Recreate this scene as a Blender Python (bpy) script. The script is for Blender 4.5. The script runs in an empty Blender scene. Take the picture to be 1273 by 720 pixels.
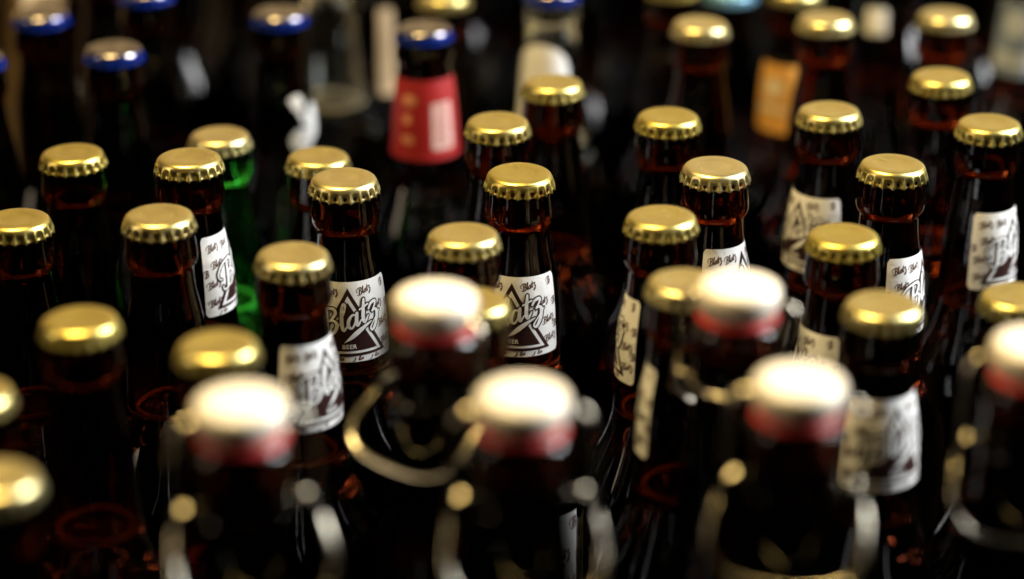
import bpy, math, random
import numpy as np
from mathutils import Vector, Matrix
R = math.radians
PI = math.pi
random.seed(7)
S = bpy.context.scene
COL = S.collection

# ------------------------------------------------------------------ camera
cam = bpy.data.cameras.new('camera'); cam_o = bpy.data.objects.new('camera', cam); COL.objects.link(cam_o)
cam_o.location = (0, 0, 0.5413); cam_o.rotation_euler = (R(90 - 23.2), 0, 0)
cam.sensor_width = 36; cam.lens = 80.3; cam.clip_start = .01; cam.clip_end = 50
cam.dof.use_dof = True; cam.dof.focus_distance = .902; cam.dof.aperture_fstop = 2.95
S.camera = cam_o
# ------------------------------------------------------------------ world, lamps, exposure
w = bpy.data.worlds.new('World'); S.world = w; w.use_nodes = True
w.node_tree.nodes['Background'].inputs[0].default_value = (1, .8, .6, 1)
w.node_tree.nodes['Background'].inputs[1].default_value = .004
def lamp(name, loc, target, sx, sy, col, power, spread=180):
    l = bpy.data.lights.new(name, 'AREA'); l.shape = 'RECTANGLE'; l.size = sx; l.size_y = sy
    l.color = col; l.energy = power; l.spread = R(spread)
    o = bpy.data.objects.new(name, l); COL.objects.link(o); o.location = loc
    o.rotation_euler = (Vector(target) - Vector(loc)).to_track_quat('-Z', 'Y').to_euler()
    return o
lamp('window_light', (1.25, .98, 1.05), (0, .85, .2), .6, 1.15, (.95, .98, 1.0), 72)
lamp('left_fill_light', (-1.5, .45, .8), (0, .85, .2), .35, 1.1, (1.0, .80, .56), 5)  # added unseen fill: streaks on the necks, warm tone on left-facing labels
lamp('ceiling_lamp', (-.32, .80, 1.50), (-.05, .8, .2), .46, .46, (1.0, .73, .30), 31)
lamp('wall_fill_light', (.15, 1.55, 1.95), (.15, 2.15, 1.15), .7, .2, (1.0, .92, .74), 2.6, 120)  # added unseen fill that brightens the wall mirrored in the cap tops
S.view_settings.view_transform = 'Standard'; S.view_settings.look = 'None'
S.view_settings.exposure = 0; S.view_settings.gamma = 1; S.view_settings.use_curve_mapping = False
S.render.engine = 'CYCLES'
cy = S.cycles
cy.use_denoising = True; cy.max_bounces = 11; cy.transmission_bounces = 11; cy.glossy_bounces = 6; cy.diffuse_bounces = 3
cy.caustics_reflective = False; cy.caustics_refractive = True; cy.sample_clamp_indirect = 4; cy.blur_glossy = .5

# ------------------------------------------------------------------ materials
def mat(name):
    m = bpy.data.materials.new(name); m.use_nodes = True
    return m, m.node_tree.nodes, m.node_tree.links, m.node_tree.nodes['Principled BSDF']
def setin(b, **k):
    for n, v in k.items(): b.inputs[n.replace('_', ' ')].default_value = v
def noise(nt, lk, scale, detail=4, coord='Object'):
    tc = nt.new('ShaderNodeTexCoord'); n = nt.new('ShaderNodeTexNoise'); n.inputs['Scale'].default_value = scale
    n.inputs['Detail'].default_value = detail; lk.new(tc.outputs[coord], n.inputs['Vector']); return n
def ramp(nt, lk, src, p0, c0, p1, c1):
    r = nt.new('ShaderNodeValToRGB'); e = r.color_ramp.elements
    e[0].position = p0; e[0].color = c0; e[1].position = p1; e[1].color = c1; lk.new(src, r.inputs[0]); return r
def bump(nt, lk, src, b, strength, dist):
    n = nt.new('ShaderNodeBump'); n.inputs['Strength'].default_value = strength; n.inputs['Distance'].default_value = dist
    lk.new(src, n.inputs['Height']); lk.new(n.outputs[0], b.inputs['Normal']); return n
def glass_mat(name, col, ior=1.46, rough=.015):
    m, nt, lk, b = mat(name)
    setin(b, Base_Color=(*col, 1), IOR=ior, Transmission_Weight=1.0, Roughness=rough)
    # handling scuffs and finger smears: patches of rougher glass and a faint waviness
    n = noise(nt, lk, 55, 6); r = ramp(nt, lk, n.outputs['Fac'], .5, (rough,) * 3 + (1,), .72, (.16,) * 3 + (1,))
    lk.new(r.outputs[0], b.inputs['Roughness'])
    n2 = noise(nt, lk, 38, 2); bump(nt, lk, n2.outputs['Fac'], b, .10, .0004)
    return m
def metal_mat(name, col, col2, rough, r2):
    m, nt, lk, b = mat(name)
    setin(b, Metallic=1.0)
    oi = nt.new('ShaderNodeObjectInfo'); n = noise(nt, lk, 90, 1)
    mx = nt.new('ShaderNodeMix'); mx.data_type = 'RGBA'
    mx.inputs['A'].default_value = (*col, 1); mx.inputs['B'].default_value = (*col2, 1)
    lk.new(oi.outputs['Random'], mx.inputs['Factor']); lk.new(mx.outputs['Result'], b.inputs['Base Color'])
    rr = ramp(nt, lk, n.outputs['Fac'], .35, (rough,) * 3 + (1,), .75, (r2,) * 3 + (1,)); lk.new(rr.outputs[0], b.inputs['Roughness'])
    # scattered dust and tiny nicks, fine hairline scratches
    tc = nt.new('ShaderNodeTexCoord'); v = nt.new('ShaderNodeTexVoronoi'); v.inputs['Scale'].default_value = 420; v.inputs['Randomness'].default_value = 1
    off = nt.new('ShaderNodeVectorMath'); off.operation = 'ADD'; lk.new(tc.outputs['Object'], off.inputs[0]); lk.new(oi.outputs['Random'], off.inputs[1]); lk.new(off.outputs[0], v.inputs['Vector'])
    wn = nt.new('ShaderNodeTexWhiteNoise'); lk.new(v.outputs['Color'], wn.inputs['Vector'])
    lt = nt.new('ShaderNodeMath'); lt.operation = 'MULTIPLY_ADD'; lk.new(wn.outputs['Value'], lt.inputs[0]); lt.inputs[1].default_value = .45; lt.inputs[2].default_value = -.32
    le = nt.new('ShaderNodeMath'); le.operation = 'LESS_THAN'; lk.new(v.outputs['Distance'], le.inputs[0]); lk.new(lt.outputs[0], le.inputs[1])
    inv = nt.new('ShaderNodeMath'); inv.operation = 'SUBTRACT'; inv.inputs[0].default_value = 1; lk.new(le.outputs[0], inv.inputs[1]); lk.new(inv.outputs[0], b.inputs['Metallic'])
    wv = nt.new('ShaderNodeTexNoise'); wv.inputs['Scale'].default_value = 60; wv.inputs['Detail'].default_value = 8; wv.inputs['Distortion'].default_value = 3
    mp = nt.new('ShaderNodeMapping'); mp.inputs['Scale'].default_value = (1, 14, 1); mp.inputs['Rotation'].default_value = (0, 0, .7); lk.new(off.outputs[0], mp.inputs['Vector']); lk.new(mp.outputs[0], wv.inputs['Vector'])
    bump(nt, lk, wv.outputs['Fac'], b, .05, .0002)
    return m
def plain(name, col, rough=.5, metallic=0, var=.12, scale=200, coat=0):
    m, nt, lk, b = mat(name); setin(b, Roughness=rough, Metallic=metallic, Coat_Weight=coat)
    n = noise(nt, lk, scale, 5)
    d = tuple(c * (1 - var) for c in col); l = tuple(min(1, c * (1 + var)) for c in col)
    r = ramp(nt, lk, n.outputs['Fac'], .3, (*d, 1), .7, (*l, 1)); lk.new(r.outputs[0], b.inputs['Base Color'])
    return m
def matte(name, col):
    m, nt, lk, b = mat(name); d = nt.new('ShaderNodeBsdfDiffuse'); n = noise(nt, lk, 30, 6)
    r = ramp(nt, lk, n.outputs['Fac'], .3, (*[c * .6 for c in col], 1), .7, (*[c * 1.4 for c in col], 1)); lk.new(r.outputs[0], d.inputs['Color'])
    lk.new(d.outputs[0], nt['Material Output'].inputs['Surface']); nt.remove(b); return m
M = {
 'amber': glass_mat('amber_glass', (.048, .0078, .0017)),
 'amber_lit': glass_mat('lit_amber_glass', (.115, .018, .0035)),  # same amber glass, glow of the window light put into its colour
 'brown': glass_mat('brown_glass', (.010, .0022, .0010)),
 'green': glass_mat('green_glass', (.05, .72, .07)),
 'clear': glass_mat('clear_glass', (.80, .84, .76)),
 'gold': metal_mat('gold_cap_metal', (.69, .56, .14), (.77, .67, .34), .30, .37),
 'silver': plain('silver_cap_metal', (.30, .27, .25), .2, 1, .75, 170),
 'blue': plain('blue_cap_enamel', (.003, .026, .28), .2, .6, .05, 300, .5),
 'sky': plain('pale_blue_cap_enamel', (.22, .45, .62), .3, .3, .05, 300, .5),
 'wire': metal_mat('steel_wire', (.58, .54, .42), (.62, .56, .45), .17, .24),
 'porcelain': plain('porcelain', (.84, .76, .62), .22, 0, .04, 60, .3),
 'rubber': plain('red_rubber', (.55, .03, .025), .5, 0, .15, 120),
 'paper': plain('label_paper', (.86, .85, .82), .42, 0, .03, 400, .15),
 'cream': plain('cream_paper', (.78, .66, .46), .45, 0, .05, 300, .1),
 'ink': plain('dark_brown_ink', (.030, .010, .008), .4, 0, .3, 600, .1),
 'brownink': plain('brown_ink', (.085, .030, .014), .4, 0, .5, 500, .1),
 'cavity_clear': glass_mat('clear_neck_glass_inside', (1, 1, 1)),
 'foam': plain('beer_foam', (.80, .66, .45), .7, 0, .2, 900),
 'cavity': glass_mat('neck_glass_inside', (.75, .48, .28)),
 'greypaper': plain('pale_grey_paper', (.42, .46, .52), .45, 0, .3, 70, .1),
 'dullcream': plain('dull_cream_paper', (.40, .30, .19), .45, 0, .2, 60, .1),
 'pinkpaper': plain('pink_white_paper', (.66, .42, .36), .45, 0, .1, 200, .1),
 'rosepaper': plain('faded_gold_print', (.52, .20, .10), .45, 0, .4, 150, .1),
 'redpaper': plain('red_paper', (.30, .009, .009), .5, 0, .12, 120, .05),
 'orangepaper': plain('orange_paper', (.72, .36, .08), .45, 0, .25, 60, .1),
 'bluepaper': plain('blue_grey_paper', (.16, .20, .28), .45, 0, .4, 70, .1),
}
for k in ('paper', 'cream', 'redpaper', 'orangepaper'):
    nt_ = M[k].node_tree; n_ = noise(nt_.nodes, nt_.links, 130, 3); n_.inputs['Distortion'].default_value = 1.2
    bump(nt_.nodes, nt_.links, n_.outputs['Fac'], nt_.nodes['Principled BSDF'], .22, .0012)
# ------------------------------------------------------------------ mesh helpers
def mesh(name, vs, fs, m, smooth=True):
    me = bpy.data.meshes.new(name); me.from_pydata(vs, [], fs)
    if smooth: me.polygons.foreach_set('use_smooth', [True] * len(me.polygons))
    me.materials.append(m); me.update(); return me
def lathe(prof, n=64, flip=False, closed=True):
    """prof: list of (r, z) from top to bottom; r = 0 ends become poles"""
    vs, fs, rings = [], [], []
    for r, z in prof:
        if r < 1e-7: rings.append([len(vs)]); vs.append((0, 0, z))
        else:
            rings.append(list(range(len(vs), len(vs) + n)))
            vs += [(r * math.cos(2 * PI * k / n), r * math.sin(2 * PI * k / n), z) for k in range(n)]
    for a, b in zip(rings, rings[1:]):
        for k in range(n):
            k2 = (k + 1) % n
            if len(a) == 1: f = (a[0], b[k], b[k2])
            elif len(b) == 1: f = (a[k], b[0], a[k2])
            else: f = (a[k], b[k], b[k2], a[k2])
            fs.append(f[::-1] if flip else f)
    return vs, fs
def join(*parts):
    V, F = [], []
    for vs, fs in parts:
        o = len(V); V += vs; F += [tuple(i + o for i in f) for f in fs]
    return V, F
def spline(pts, sub=6):
    """Catmull-Rom through points of any dimension"""
    P = [np.array(p, float) for p in pts]; P = [2 * P[0] - P[1]] + P + [2 * P[-1] - P[-2]]; out = []
    for i in range(1, len(P) - 2):
        a, b, c, d = P[i - 1:i + 3]
        for k in range(sub):
            t = k / sub
            out.append(.5 * (2 * b + (c - a) * t + (2 * a - 5 * b + 4 * c - d) * t * t + (3 * b - a - 3 * c + d) * t ** 3))
    out.append(P[-2]); return out
def tube(pts, rad, n=10, closed=False):
    P = [Vector(p) for p in pts]; vs, fs = [], []; L = len(P); up = None
    for i, p in enumerate(P):
        if closed: t = (P[(i + 1) % L] - P[i - 1]).normalized()
        else: t = (P[min(i + 1, L - 1)] - P[max(i - 1, 0)]).normalized()
        if up is None: up = t.orthogonal().normalized()
        up = (up - t * up.dot(t)).normalized(); s = t.cross(up)
        vs += [tuple(p + rad * (up * math.cos(2 * PI * k / n) + s * math.sin(2 * PI * k / n))) for k in range(n)]
    for i in range(L if closed else L - 1):
        j = (i + 1) % L
        fs += [(i * n + k, i * n + (k + 1) % n, j * n + (k + 1) % n, j * n + k) for k in range(n)]
    if not closed: fs += [tuple(range(n))[::-1], tuple(range((L - 1) * n, L * n))]
    return vs, fs
mm = .001
def obj(name, me, parent=None, label=None):
    o = bpy.data.objects.new(name, me); COL.objects.link(o); o.parent = parent
    if label: o['label'] = label
    return o
def thing(name, label, cat, x, y, rz, group=None):
    o = bpy.data.objects.new(name, None); o.empty_display_size = .02; COL.objects.link(o)
    o.location = (x, y, 0); o.rotation_euler = (0, 0, rz); o['label'] = label; o['category'] = cat
    if group: o['group'] = group
    return o

# ------------------------------------------------------------------ profiles: (depth below the top in mm, radius in mm)
LONG = [(1.2, 12.6), (5, 13.0), (8, 13.15), (11, 13.3), (15, 13.75), (17.5, 13.8), (19.3, 13.2), (21, 12.2), (23, 11.9), (27, 12.05),
        (32, 12.6), (37, 13.6), (42, 14.5), (48, 15.2), (56, 15.75), (66, 16.2), (78, 16.8), (85, 17.9), (91, 19.8), (97, 22.4),
        (104, 25.6), (111, 28.2), (118, 29.7), (126, 30.2)]
FAT = [(1.2, 12.6), (5, 13.0), (8, 13.2), (12, 13.9), (15, 13.9), (17, 13.0), (20, 12.9), (25, 13.6), (32, 14.5), (45, 15.5), (60, 16.5),
       (72, 18.0), (82, 20.8), (92, 24.6), (102, 27.6), (112, 29.5), (122, 30.2)]
SWING = [(13, 11.0), (13.7, 12.6), (16, 13.8), (20, 14.3), (23, 13.8), (27, 13.5), (31, 14.2), (33, 14.2), (34.5, 13.3), (36, 14.0), (38, 14.0), (45, 14.0), (60, 15.0), (80, 17.2),
         (95, 19.8), (110, 23.6), (124, 27.6), (136, 30.0), (148, 30.8)]
PROFILES = {'long': LONG, 'fat': FAT, 'swing': SWING}
def smooth_prof(kind):
    return [tuple(p) for p in spline(PROFILES[kind], 4)]
def radius(kind, d):
    p = PROFILES[kind]
    for a, b in zip(p, p[1:]):
        if a[0] <= d <= b[0]: return a[1] + (b[1] - a[1]) * (d - a[0]) / (b[0] - a[0])
    return p[-1][1]
_cache = {}
def glass_mesh(kind, h, gm, fill=80):
    key = (kind, round(h, 4), gm)
    if key in _cache: return _cache[key]
    H = h / mm; P = smooth_prof(kind); top = P[0][0]
    rb = P[-1][1]
    out = [(0, (H - top) * mm)] + [(r * mm, (H - d) * mm) for d, r in P]
    for d in np.linspace(P[-1][0] + 6, H - 9, 8): out.append((rb * mm, (H - d) * mm))
    out += [(rb * mm, 6.5 * mm), ((rb - 1) * mm, 3 * mm), ((rb - 4) * mm, .6 * mm), ((rb - 7) * mm, .0005), ((rb - 12) * mm, 3 * mm), (0, 4.5 * mm)]
    # the air space in the neck above the beer, its floor turned up at the wall
    cav = [(0, (H - top - 2.0) * mm), (7.4 * mm, (H - top - 2.2) * mm)]
    d = 8 if kind != 'swing' else 24
    cav.append((8.0 * mm, (H - d + 3) * mm))
    while d < fill - 2.4:
        r = min(radius(kind, d) - 2.9, 8.2 + max(0, d - 20) * .5); cav.append((r * mm, (H - d) * mm)); d += 3.5
    r = radius(kind, fill) - 2.9
    for dr, dz in ((0, -2.2), (.25, -1.2), (.8, -.5), (1.8, -.12), (3.5, 0)): cav.append(((r - dr) * mm, (H - fill - dz) * mm))
    cav.append((0, (H - fill) * mm))
    v, f = join(lathe(out, 72), lathe(cav, 48, flip=True))
    me = mesh('bottle_glass', v, f, M[gm]); me.materials.append(M['cavity_clear' if gm in ('green', 'clear') else 'cavity'])
    nf = len(lathe(out, 72)[1]); me.polygons.foreach_set('material_index', [0 if j < nf else 1 for j in range(len(f))])
    _cache[key] = me; return me

# ------------------------------------------------------------------ crown cap: 21 flutes, origin at the top centre
def cap_mesh(mats, dent=None, name='crown_cap', rings=None):
    n = 21 * 18; vs, fs = [], []
    prof = [(0, -.40), (3, -.41), (5.2, -.42), (6.2, -.36), (7.0, -.20), (7.8, -.05), (9.2, .0), (10.4, -.03), (11.3, -.20), (12.0, -.54), (12.55, -1.02), (12.92, -1.65),
            (13.1, -2.2), (13.1, -2.8), (13.03, -3.4), (12.92, -4.0), (12.88, -4.6), (12.95, -5.2), (13.15, -5.8), (13.35, -6.25), (13.1, -6.3), (12.4, -5.6), (12.3, -4.5)]
    amp = {12: .08, 13: .30, 14: .62, 15: .95, 16: 1.18, 17: 1.30, 18: 1.25, 19: 1.1, 20: 1.1, 21: 0, 22: 0}
    for i, (r, z) in enumerate(prof):
        for k in range(n):
            th = 2 * PI * k / n; rr, zz = r, z
            if i in amp and amp[i]: rr += amp[i] * (1 - abs(math.sin(21 * th / 2))) ** 1.3
            if i in (18, 19, 20): zz += (-.5 if i >= 19 else -.2) * (1 - abs(math.sin(21 * th / 2)))
            x, y = rr * math.cos(th), rr * math.sin(th)
            if dent:
                for dx, dy, s, a in dent: zz += a * math.exp(-((x - dx) ** 2 + (y - dy) ** 2) / (2 * s * s))
            vs.append((x * mm, y * mm, zz * mm))
    for i in range(len(prof) - 1):
        for k in range(n):
            k2 = (k + 1) % n
            fs.append((i * n + k, (i + 1) * n + k, (i + 1) * n + k2, i * n + k2))
    me = mesh(name, vs, fs, mats[0])
    if len(mats) > 1:
        me.materials.append(mats[1])
        lim = rings
        me.polygons.foreach_set('material_index', [1 if (j // n) >= lim else 0 for j in range(len(me.polygons))])
    return me
GOLD = [cap_mesh([M['gold']], d) for d in (None, [(-1.5, 6, .5, .35), (-8, -3, 1.2, -.1)], [(3, -2, 3.5, -.18), (9, 2, .9, -.25)], [(-4, 4, 2.5, .10), (6, 5, 1.2, -.15), (-7, -6, .6, -.2)],
                                            [(-3.5, 4.5, 1.0, .45), (5, -3, 4, -.12)])]
BLUE = [cap_mesh([M['silver'], M['blue']], d, 'blue_crown_cap', 11) for d in (None, [(3, -2, 3.5, -.25), (-6, 3, 2, .12)])]
SKYCAP = cap_mesh([M['sky']], None, 'pale_blue_crown_cap')

# ------------------------------------------------------------------ flat print: everything is drawn in label millimetres (u right, v down is negative)
# and wrapped on the neck; each print layer stands a few hundredths of a millimetre off the one below
SCRIPT = [
 [(.6, 1.95, .2), (.55, 1.2, .34), (.45, .3, .34), (.2, -.05, .2), (-.25, .1, .16), (-.3, .4, .12)],
 [(-.35, .95, .12), (-.65, 1.15, .14), (-.7, 1.6, .18), (-.15, 2.05, .2), (.6, 2.12, .22), (1.25, 1.95, .28), (1.38, 1.55, .3), (1.0, 1.18, .18), (.65, 1.05, .12)],
 [(.65, 1.08, .12), (1.2, 1.02, .22), (1.48, .62, .34), (1.2, .1, .28), (.7, -.05, .16), (.45, .12, .1)],
 [(1.72, .55, .1), (2.15, 1.4, .16), (2.32, 1.95, .2), (2.14, 2.12, .2), (1.97, 1.6, .3), (1.92, .5, .32), (2.06, .02, .26), (2.4, .3, .12)],
 [(3.2, .88, .18), (2.88, 1.0, .2), (2.53, .65, .3), (2.52, .18, .3), (2.8, .0, .2), (3.1, .35, .16), (3.26, .95, .14)],
 [(3.32, 1.02, .28), (3.22, .4, .32), (3.3, .02, .24), (3.66, .35, .12)],
 [(4.06, 1.85, .2), (3.92, 1.0, .32), (3.86, .3, .32), (4.0, .02, .24), (4.35, .4, .12)],
 [(3.6, 1.2, .16), (4.4, 1.3, .18)],
 [(4.45, .9, .18), (4.75, 1.18, .26), (5.2, 1.15, .26), (5.15, .85, .18), (4.78, .5, .14), (5.1, .52, .22), (5.32, .2, .32), (5.12, -.5, .32), (4.7, -.95, .26), (4.48, -.7, .16), (4.9, -.3, .12), (5.6, .2, .1)],
]
SWOOSH = [[(4.62, -.20, .10), (4.0, -.30, .28), (3.3, -.50, .42), (2.7, -.74, .34), (2.0, -.98, .04)]]
def ribbons(strokes, sx, sy, rot, cu, cv, extra=0., wf=1., slant=.30, sub=5, c0=(2.45, .7)):
    """calligraphic strokes to polygons in label millimetres"""
    out = []
    ca, sa = math.cos(rot), math.sin(rot)
    for st in strokes:
        pts = spline([(x - c0[0], y - c0[1], wd) for x, y, wd in st], sub)
        Q = []
        for x, y, wd in pts:
            X, Y = (x + slant * y) * sx, y * sy
            Q.append((X * ca - Y * sa + cu, X * sa + Y * ca + cv, max(.02, wd) * wf * (sx + sy) / 2 / 2 + extra))
        vs, fs = [], []
        for i, (x, y, wd) in enumerate(Q):
            a = Q[max(i - 1, 0)]; b = Q[min(i + 1, len(Q) - 1)]; tx, ty = b[0] - a[0], b[1] - a[1]; l = math.hypot(tx, ty) or 1
            nx, ny = -ty / l * wd, tx / l * wd
            vs += [(x + nx, y + ny), (x - nx, y - ny)]
            if i: k = 2 * i; fs.append((k - 2, k - 1, k + 1, k))
        # round ends
        for e, s in ((0, -1), (len(Q) - 1, 1)):
            x, y, wd = Q[e]; a = Q[max(e - 1, 0)]; b = Q[min(e + 1, len(Q) - 1)]; t0 = math.atan2(b[1] - a[1], b[0] - a[0])
            base = len(vs); m_ = 7
            vs += [(x + wd * math.cos(t0 + s * 0 + (-PI / 2 + PI * k / (m_ - 1)) + (PI if s < 0 else 0)), y + wd * math.sin(t0 + (-PI / 2 + PI * k / (m_ - 1)) + (PI if s < 0 else 0))) for k in range(m_)]
            fs.append(tuple(range(base, base + m_)))
        out.append((vs, fs))
    return join2(out)
def join2(parts):
    V, F = [], []
    for vs, fs in parts:
        o = len(V); V += vs; F += [tuple(i + o for i in f) for f in fs]
    return V, F
def tri_fill(ax, ay, hw, by, step=.8):
    """isosceles triangle, apex (ax, ay), base half width hw at v = by, cut in small cells so it bends"""
    rows = max(2, int((ay - by) / step)); vs, fs = [], []; n = max(2, int(2 * hw / step))
    for i in range(rows + 1):
        v = ay + (by - ay) * i / rows; wd = hw * max(i, .001) / rows
        vs += [(ax - wd + 2 * wd * k / n, v) for k in range(n + 1)]
    for i in range(rows):
        for k in range(n):
            a = i * (n + 1) + k; fs.append((a, a + n + 1, a + n + 2, a + 1))
    return vs, fs
def rect_fill(u0, u1, v0, v1, step=.9, corner=0, top=None):
    """rounded sheet; v0 is the upper edge"""
    n = max(2, int((u1 - u0) / step)); m_ = max(2, int((v0 - v1) / step)); vs, fs = [], []
    for i in range(m_ + 1):
        t = i / m_
        for k in range(n + 1):
            u = u0 + (u1 - u0) * k / n; a, b = v0, v1
            e = min(u - u0, u1 - u)
            if corner and e < corner:
                c = corner - math.sqrt(max(0, corner ** 2 - (corner - e) ** 2)); a, b = v0 - c, v1 + c
            if top: a = a + top(u)
            vs.append((u, a + (b - a) * t))
    for i in range(m_):
        for k in range(n):
            a = i * (n + 1) + k; fs.append((a, a + n + 1, a + n + 2, a + 1))
    return vs, fs
def disc_fill(cu, cv, ru, rv, n=24, k=3):
    vs = [(cu, cv)]; fs = []
    for j in range(1, k + 1): vs += [(cu + ru * j / k * math.cos(2 * PI * i / n), cv + rv * j / k * math.sin(2 * PI * i / n)) for i in range(n)]
    fs += [(0, 1 + i, 1 + (i + 1) % n) for i in range(n)]
    for j in range(1, k):
        for i in range(n):
            a, b = 1 + (j - 1) * n + i, 1 + (j - 1) * n + (i + 1) % n
            fs.append((a, a + n, b + n, b))
    return vs, fs
def text_fill(txt, size, cu, cv):
    c = bpy.data.curves.new('lettering', 'FONT'); c.body = txt; c.size = size; c.align_x = 'CENTER'; c.align_y = 'CENTER'; c.space_character = 1.08; c.offset = .02 * size
    o = bpy.data.objects.new('lettering', c); COL.objects.link(o)
    dg = bpy.context.evaluated_depsgraph_get(); me = o.evaluated_get(dg).to_mesh()
    vs = [(v.co.x + cu, v.co.y + cv) for v in me.vertices]; fs = [tuple(p.vertices) for p in me.polygons]
    bpy.data.objects.remove(o); bpy.data.curves.remove(c); return vs, fs
def wrap(vf, kind, d0, off, m, name, rref=None):
    """wraps flat print onto the glass: u runs round the neck, v down it, centre at the front (-y); z is depth below the top"""
    vs, fs = vf; out = []
    r0 = rref or radius(kind, d0 + 17)
    for u, v in vs:
        d = d0 - v; r = (radius(kind, d) + off); a = u / r0 - PI / 2
        out.append((r * math.cos(a) * mm, r * math.sin(a) * mm, -d * mm))
    F = []
    for f in fs:
        # all faces look outward
        p = [vs[i] for i in f]; ar = sum(p[i][0] * p[(i + 1) % len(p)][1] - p[(i + 1) % len(p)][0] * p[i][1] for i in range(len(p)))
        F.append(f if ar > 0 else f[::-1])
    return mesh(name, out, F, m)
# the neck label of the white-labelled bottles: paper, small scattered script, triangle, big script, four capitals
def inside_tri(u, v, pad):
    return v < -3 + pad and v > -30 - pad and abs(u) < (-3 + pad - v) / 26.5 * 15.5 + pad
def neck_label_layers(scale=1.0, kind='long', d0=39):
    sc = lambda vf: ([(u * scale, v * scale) for u, v in vf[0]], vf[1])
    L = {}
    L['paper'] = rect_fill(-21.5, 21.5, 0, -33.6, .9, 1.6)
    small = []
    for u, v in ((7.4, -4.0), (13.2, -11.3), (16.4, -19.2), (17.2, -27.2), (-7.6, -4.6), (-15.6, -5.0), (-14.2, -11.8), (-17.0, -20.2), (-16.6, -27.8)):
        small.append(ribbons(SCRIPT, 1.14, 1.34, R(17), u, v, 0, 1.25, sub=3))
    for u in (-12.5, -3.2, 4.5, 11.6):
        small.append(ribbons(SCRIPT[:1] + SCRIPT[3:6], 1.15, .75, R(9), u, -32.3, 0, 1.5, sub=3))
    for u, v in ((17.6, -3.4), (20.0, -12.5), (20.2, -22.5), (-20.2, -15.5)):
        small.append(ribbons(SCRIPT[:3], 1.1, 1.3, R(17), u, v, 0, 1.5, sub=3, c0=(.5, .8)))
    L['small_script'] = join2(small)
    L['triangle_border'] = tri_fill(0, -2.4, 16.4, -31.0)
    L['triangle_band'] = tri_fill(0, -5.6, 14.0, -29.8)
    L['triangle'] = tri_fill(0, -8.3, 11.9, -28.7)
    L['script_outline'] = ribbons(SCRIPT + SWOOSH, 4.75, 5.0, R(19), -.2, -15.8, .55, .95)
    L['script'] = ribbons(SCRIPT + SWOOSH, 4.75, 5.0, R(19), -.2, -15.8, 0, .95)
    L['capitals'] = text_fill('BEER', 2.5, .2, -27.0)
    cols = dict(paper='paper', small_script='brownink', triangle_border='ink', triangle_band='paper', triangle='ink', script_outline='ink', script='paper', capitals='paper')
    offs = dict(paper=.15, small_script=.20, triangle_border=.25, triangle_band=.30, triangle=.35, script_outline=.41, script=.47, capitals=.42)
    return {k: wrap(sc(v), kind, d0, offs[k], M[cols[k]], k, rref=16.2 if scale == 1 else None) for k, v in L.items()}
NECK = {d: neck_label_layers(d0=d) for d in (31, 36, 39)}
BODY = neck_label_layers(1.75, 'long', 140)
def put_label(root, layers, name, h, az):
    p = obj(name, layers['paper'], root); p.location = (0, 0, h); p.rotation_euler = (0, 0, az)
    for k, nm in (('small_script', 'small_lettering'), ('triangle_border', 'triangle_border'), ('triangle_band', 'triangle_band'), ('triangle', 'triangle'),
                  ('script_outline', 'lettering_outline'), ('script', 'lettering'), ('capitals', 'capital_lettering')):
        obj(nm, layers[k], p)
    return p
# other labels, each a paper sheet with its print
def simple_label(kind, d0, parts):
    """parts: list of (name, flat shape, material, offset); the first is the paper"""
    return [(n, wrap(vf, kind, d0, off, M[m], n, rref=17)) for n, vf, m, off in parts]
def bars(u0, u1, vs_, hgt, jit=0):
    return join2([rect_fill(u0 + jit * random.random(), u1 - jit * random.random(), v, v - hgt, 1.2) for v in vs_])
RED = simple_label('fat', 23, [('paper', rect_fill(-26, 26, 0, -39, 1, 1), 'redpaper', .15),
    ('panel', rect_fill(3.5, 16, -11, -34, 1, .8), 'pinkpaper', .22), ('small_lettering', bars(5, 14.5, [-12.5 - 2.0 * k for k in range(10)], .7, 2), 'redpaper', .28),
    ('crest', join2([disc_fill(-9, -10, 4.6, 3.0), rect_fill(-13, -6, -27, -31, 1, 1), disc_fill(-10, -19, 2.6, 2.6)]), 'rosepaper', .22)])
OVAL = simple_label('fat', 26, [('paper', rect_fill(-17, 17, 0, -46, 1, 1, top=lambda u: 13 * math.sqrt(max(0, 1 - (u / 17.01) ** 2)) - 13), 'paper', .15),
    ('emblem', disc_fill(3, -24, 7, 7), 'cream', .22)])
ORANGE = simple_label('long', 38, [('paper', rect_fill(-17, 17, 0, -36, 1, 1.2), 'orangepaper', .15), ('emblem', join2([disc_fill(1, -12, 6, 5), rect_fill(-9, 9, -22, -25, 1)]), 'cream', .22)])
BIRD = simple_label('long', 40, [('emblem', join2([disc_fill(-7, -3, 4, 4), disc_fill(4, -14, 5.5, 9), disc_fill(-5, -22, 7.5, 6), ribbons([[(-1.6, -.2, .4), (-.8, -.8, .5), (0, -1.9, .5)]], 5, 7, 0, -3, 0, 0, 1, 0, 5, (0, 0))]), 'paper', .15)])
PALE = simple_label('long', 40, [('paper', rect_fill(-4.8, 4.8, 0, -48, 1, 1.2), 'dullcream', .15)])
PATCH = simple_label('long', 36, [('paper', rect_fill(-7, 7, 0, -14, 1, 1.2), 'paper', .15)])
BLUEL = simple_label('fat', 24, [('paper', rect_fill(-24, 24, 0, -40, 1, 1.2), 'bluepaper', .15), ('emblem', join2([disc_fill(-6, -12, 8, 7), rect_fill(-20, 18, -27, -35, 1, 1)]), 'greypaper', .22)])
def put_simple(root, lab, name, h, az):
    p = None
    for n, me in lab:
        o = obj(name if p is None else n, me, p or root)
        if p is None: o.location = (0, 0, h); o.rotation_euler = (0, 0, az); p = o
    return p

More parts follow.
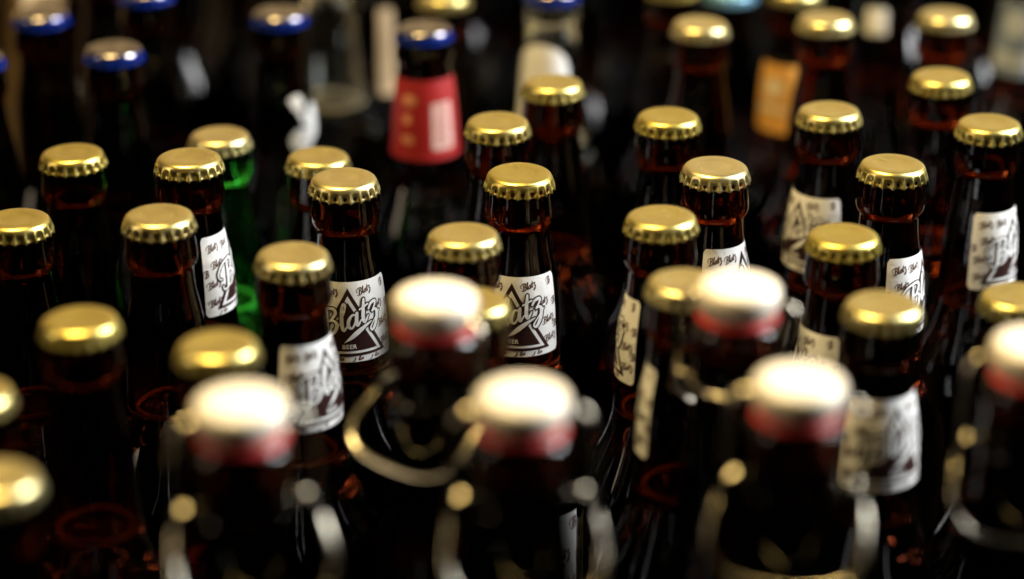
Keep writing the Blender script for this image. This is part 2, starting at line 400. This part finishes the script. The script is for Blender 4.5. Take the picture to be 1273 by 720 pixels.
# ------------------------------------------------------------------ setting
me = mesh('table', [(-3, -.5, 0), (3, -.5, 0), (3, 2.12, 0), (-3, 2.12, 0), (-3, -.5, -.04), (3, -.5, -.04), (3, 2.12, -.04), (-3, 2.12, -.04)],
          [(0, 1, 2, 3), (7, 6, 5, 4), (0, 4, 5, 1), (1, 5, 6, 2), (2, 6, 7, 3), (3, 7, 4, 0)], matte('near_black_table', (.0022, .0016, .0011)), False)  # near-black colour puts the darkness between the bottles into the table
o = obj('table_top', me); o['kind'] = 'structure'
me = mesh('wall', [(-4, 2.15, -1), (4, 2.15, -1), (4, 2.15, 2.6), (-4, 2.15, 2.6)], [(0, 1, 2, 3)], plain('tan_wall_paint', (.38, .29, .17), .8, 0, .06, 5), False)
o = obj('wall', me); o['kind'] = 'structure'

# the tan carton in the top left corner: four walls, two open flaps, mostly outside the picture
def box(x0, x1, y0, y1, z0, z1):
    v = [(x, y, z) for z in (z0, z1) for y in (y0, y1) for x in (x0, x1)]
    return v, [(0, 2, 3, 1), (4, 5, 7, 6), (0, 1, 5, 4), (2, 6, 7, 3), (0, 4, 6, 2), (1, 3, 7, 5)]
card = plain('cardboard', (.46, .29, .13), .75, 0, .10, 90)
t = thing('carton', 'tan cardboard carton behind the bottles in the top left corner', 'box', -.45, 1.45, 0)
for nm, b_ in (('side_panel', box(-.2, .172, -.2, -.196, 0, .26)), ('side_panel', box(-.2, .172, .196, .2, 0, .26)), ('end_panel', box(-.2, -.196, -.195, .195, 0, .26)), ('end_panel', box(.168, .172, -.195, .195, 0, .26)), ('bottom_panel', box(-.195, .167, -.195, .195, .001, .005))):
    obj(nm, mesh(nm, *b_, card, False), t)
for sy in (-1, 1):
    f_ = obj('flap', mesh('flap', *box(-.198, .170, 0, .12, 0, .003), card, False), t); f_.location = (0, sy * .2, .262); f_.rotation_euler = (R(-35 if sy > 0 else 35), 0, 0 if sy > 0 else 0)
    if sy < 0: f_.rotation_euler = (R(-145), 0, 0)

# ------------------------------------------------------------------ crown-capped bottles
LIFT = .3153 + .229          # camera height over the cap plane + bottle height
ncap = [0]
def foam_mesh(kind, fill=80):
    r = radius(kind, fill) - 3.9
    return mesh('foam_ring', *tube([((r + .25 * math.sin(5 * a)) * mm * math.cos(a), (r + .25 * math.sin(5 * a)) * mm * math.sin(a), -(fill - 1.0 - .3 * math.sin(3 * a)) * mm) for a in np.linspace(0, 2 * PI, 49)[:-1]], 1.0 * mm, 8, True), M['foam'])
FOAM = {k: foam_mesh(k) for k in ('long', 'fat')}
def crown_bottle(label, x, y, h=.229, kind='long', glass='amber', cap='gold', lab=None, az=0, d0=39, group=None, body=False, dent=None):
    t = thing('beer_bottle', label, 'bottle', x, y, random.uniform(0, 6.28), group)
    rz = t.rotation_euler[2]
    obj('bottle_glass', glass_mesh(kind, h, glass), t)
    obj('foam_ring', FOAM[kind], t).location = (0, 0, h)
    ncap[0] += 1; i = ncap[0]
    src = GOLD[(i * 3) % 4 if dent is None else dent] if cap == 'gold' else SKYCAP if cap == 'sky' else BLUE[i % 2]
    c = obj('crown_cap', src, t); c.location = (0, 0, h)
    c.rotation_euler = (R(random.uniform(-1, 1)), R(random.uniform(-1, 1)), (-rz + random.uniform(-.3, .3)) if dent is not None else random.uniform(0, 6.28))
    face = math.atan2(x, -y) * 0 + math.atan2(-x, y) - rz      # label centre turned to the camera, then by az to the right
    if lab == 'triangle':
        put_label(t, NECK[d0], 'neck_label', h, face + R(az))
        if body: put_label(t, BODY, 'body_label', h, face + R(az))
    elif lab: put_simple(t, lab, 'neck_label', h, face + R(az))
    return t
G1 = 'gold-capped brown bottles'
H = lambda dh: .229 - dh
TRI = 'triangle'
# x, y in metres from the point under the camera
spec = [
 ('brown bottle with satin gold cap, second gold cap left of the green bottle', -.1835, .898, H(.010), {}),
 ('brown bottle in front of the green bottle, white script label turned to its right side', -.130, .865, H(0), dict(lab=TRI, az=88, d0=31)),
 ('green glass bottle with gold cap, the only green one', -.1286, .949, H(.020), dict(glass='green')),
 ('brown bottle with gold cap half hidden behind the left bottle with the full triangle label', -.0816, .907, H(.0147), {}),
 ('brown bottle with white triangle script label facing the camera, left of the two sharp ones', -.066, .841, H(0), dict(lab=TRI, az=0)),
 ('brown bottle with gold cap cut by the left edge of the photo, upper one', -.1917, .8225, H(.010), {}),
 ('plain dark bottle with gold cap in front of the one beside the green bottle', -.133, .801, H(0), {}),
 ('brown bottle with blurred gold cap and tilted white label right behind the leftmost swing stopper', -.079, .762, H(0), dict(lab=TRI, az=48, d0=31)),
 ('dark bottle with blurred gold cap at the left, a red ring glowing at its shoulder', -.146, .704, H(0), {}),
 ('dark bottle with large blurred gold cap just behind the leftmost white swing stopper', -.0955, .673, H(-.005), {}),
 ('dark bottle at the left edge with only the right rim of its gold cap showing', -.1705, .648, H(0), {}),
 ('nearest gold-capped bottle, strongly blurred in the lower left corner', -.151, .590, H(0), {}),
 ('brown bottle with gold cap directly behind the right sharp triangle-label bottle', -.006, .909, H(0), {}),
 ('brown bottle with pale gold dimpled cap and sharp white triangle label, right of the two', .003, .846, H(0), dict(lab=TRI, az=-12, body=True, dent=1, glass='amber_lit')),
 ('brown bottle with gold cap in front of the clear bottle with the white oval label', .0182, .971, H(.003), {}),
 ('brown bottle with yellow gold cap between the two triangle-label bottles, nearer than both', -.018, .782, H(0), {}),
 ('brown bottle with gold cap mostly hidden behind the white swing stopper at the centre', -.014, .720, H(0), {}),
 ('brown bottle with gold cap behind the middle row, right of centre, no label showing', .066, .916, H(0), {}),
 ('brown bottle with gold cap, white label edge showing just above a swing stopper', .081, .854, H(0), dict(lab=TRI, az=60, d0=31, glass='amber_lit')),
 ('brown bottle with gold cap and a cream label strip on its left side', .0556, .794, H(-.0023), dict(lab=TRI, az=-108, d0=31)),
 ('bottle with blurred gold cap tucked to the left of the right-hand white swing stopper', .060, .727, H(-.0043), dict(lab=TRI, az=-122, d0=31)),
 ('brown bottle with gold cap and shaded triangle label turned to the left', .135, .924, H(0), dict(lab=TRI, az=-46, d0=36, dent=4)),
 ('brown bottle with pale dimpled cap and white script label turned right, in the sharp row', .152, .857, H(0), dict(lab=TRI, az=78, d0=36, dent=4)),
 ('brown bottle with gold cap before the pale dimpled cap, cream label corner at lower left', .122, .781, H(0), dict(lab=TRI, az=-72, d0=36)),
 ('brown bottle with blurred gold cap and wide smudged white label, lower right', .127, .717, H(0), dict(lab=TRI, az=34, d0=31, glass='brown')),  # darker glass stands in for shade from unseen neighbouring bottles
 ('brown bottle with pale gold cap and white script label by the right edge', .200, .907, H(0), dict(lab=TRI, az=64, d0=36)),
 ('brown bottle with gold cap behind the rightmost labelled bottle', .191, .971, H(0), dict(glass='amber_lit')),
 ('brown bottle with blurred gold cap in the back, left of the orange label', .090, 1.052, H(0), {}),
 ('brown bottle with blurred gold cap right beside the orange label in the back', .151, 1.062, H(0), dict(glass='amber_lit')),
 ('brown bottle with blurred gold cap at the top right of the back row', .213, 1.084, H(.0047), dict(glass='amber_lit')),
 ('brown bottle with gold cap cut by the right edge beside the smudged label', .1804, .748, H(.010), dict(glass='brown')),  # glass darkened too, in place of shade from bottles farther right
 ('brown bottle with orange and cream neck label in the back, cap at the top edge', .1464, 1.147, H(.010), dict(lab=ORANGE, az=-38)),
 ('brown bottle with dull gold cap just cut off by the top edge, right of centre', .081, 1.123, H(0), {}),
 ('brown bottle with dull gold cap at the top edge behind the red label bottle', -.035, 1.138, H(.010), {}),
]
for lb, x, y, h, k in spec: crown_bottle(lb, x, y, h, group=G1, **k)
G2 = 'blue-capped bottles in the back'
blue = [
 ('dark bottle with blue-rimmed cap at the top left corner', -.229, 1.072, {}),
 ('dark bottle with blue-rimmed cap in front of the one in the top left corner', -.184, 1.013, {}),
 ('dark bottle with blue-rimmed cap and white emblem on its neck', -.113, 1.072, dict(lab=BIRD, az=52)),
 ('dark bottle with blue cap and bright red neck label', -.042, 1.046, dict(lab=RED, az=0, kind='fat')),
 ('dark bottle whose blue cap is cut off by the top edge at the left', -.184, 1.113, {}),
 ('clear glass bottle with blue cap and white round-topped label', .020, 1.113, dict(lab=OVAL, az=-22, kind='fat', glass='clear')),
 ('dark bottle with a sliver of blue cap at the left edge of the photo', -.246, 1.002, {}),
]
for lb, x, y, k in blue:
    kw = dict(glass='brown', cap='blue'); kw.update(k); crown_bottle(lb, x, y, group=G2, **kw)
crown_bottle('bottle with pale blue cap at the top edge, among the back row of gold caps', .124, 1.259, H(.041), cap='sky', glass='brown', kind='fat')
crown_bottle('clear bottle in the back between the white emblem and the red label', -.098, 1.172, H(0), glass='clear', kind='fat')
crown_bottle('dark bottle in the back with a pale upright label strip left of the red label', -.0735, 1.227, H(0), glass='brown', lab=PALE, az=12)
crown_bottle('brown bottle with blue-grey and white label in the top right corner', .272, 1.165, H(-.005), kind='fat', lab=BLUEL, az=0)
crown_bottle('brown bottle in the back with a small white label patch beside the gold caps', .20, 1.195, H(-.005), lab=PATCH, az=-10)
# the rows behind: their caps stand above the picture, only dark glass shows between the others
placed = [tuple(o.location[:2]) for o in S.objects if o.name.startswith('beer_bottle')]
far = [(-.215, 1.172)] + [(-.236 + .067 * k + (.033 if r % 2 else 0), 1.236 + .062 * r) for r in range(4) for k in range(8)]
for x, y in far:
    if (-.205 < x < -.105 and y < 1.29) or min(math.hypot(x - a, y - b) for a, b in placed) < .0605: continue
    placed.append((x, y))
    crown_bottle('dark brown bottle in the farthest rows with its cap above the picture', x, y, H(0), glass='brown', group='farthest dark bottles')

# ------------------------------------------------------------------ swing-top bottles
ST = mesh('stopper', *lathe([(0, 0), (.005, -.00004), (.009, -.00016), (.0112, -.0004), (.0124, -.0010), (.0131, -.0020), (.0133, -.0034), (.0132, -.0056), (.0129, -.0076), (.0125, -.0090), (.0118, -.0099), (.0108, -.0104), (.0095, -.0108), (0, -.0108)], 64), M['porcelain'])
GK = mesh('gasket', *lathe([(.006, -.0102), (.0112, -.0103), (.0124, -.0107), (.0129, -.0114), (.0129, -.0122), (.0124, -.0129), (.0114, -.0132), (.009, -.0133)], 56), M['rubber'])
def mirrored(pts): return [(-x, y, z) for x, y, z in pts[::-1]]
half = [(.0120, 0, -.0060), (.0150, 0, -.0062), (.0178, -.0005, -.0075), (.0195, -.001, -.012), (.0202, -.002, -.022), (.0205, -.004, -.034), (.0205, -.0058, -.041)]
BAIL_R = mesh('wire_bail', *tube(spline(half, 5), .00125), M['wire']); BAIL_L = mesh('wire_bail', *tube(spline(mirrored(half), 5), .00125), M['wire'])
lev = [(.0165, .0015, -.0335), (.0195, -.001, -.0360), (.0212, -.0045, -.0405), (.0222, -.010, -.0460), (.0226, -.0155, -.0520), (.0212, -.0195, -.0572), (.0170, -.0222, -.0612), (.0100, -.0238, -.0634), (.0, -.0243, -.0640)]
LEVER = mesh('wire_lever', *tube(spline(lev + mirrored(lev)[1:], 5), .00125), M['wire'])
COLLAR = mesh('wire_collar', *join(tube([((.0140 * math.cos(a)), .0140 * math.sin(a), -.0345) for a in np.linspace(0, PI, 33)], .0009, 8),
     *[tube([(s * .0138, 0, -.0345), (s * .0175, .0012, -.0340), (s * .0188, .0022, -.0330)], .0010, 8) for s in (1, -1)]), M['wire'])
swing = [
 ('swing-top bottle with white stopper and red gasket at the lower left', -.077, .582, 8),
 ('swing-top bottle with white stopper left of centre, hiding a gold cap behind', -.024, .658, -42),
 ('swing-top bottle with white stopper at the bottom centre of the picture', .003, .587, 4),
 ('swing-top bottle with white stopper right of centre, farther back of the right-hand pair', .072, .666, 168),
 ('swing-top bottle with white stopper and wire lever looped in front, lower right', .083, .596, -6),
 ('swing-top bottle with white stopper cut by the right edge', .157, .622, 10),
]
for lb, x, y, rz in swing:
    h = .2585
    t = thing('swing_top_bottle', lb, 'bottle', x, y, math.atan2(-x, y) + R(rz), 'swing-top bottles in the foreground')
    obj('bottle_glass', glass_mesh('swing', h, 'brown', 95), t)
    for n, m_ in (('stopper', ST), ('gasket', GK), ('wire_bail', BAIL_R), ('wire_bail', BAIL_L), ('wire_lever', LEVER), ('wire_collar', COLLAR)):
        c = obj(n, m_, t); c.location = (0, 0, h)
        if n == 'wire_lever': k_ = .66 if rz == -42 else .78; c.scale = (1, .92, k_); c.location = (0, 0, h - .0335 * (1 - k_))
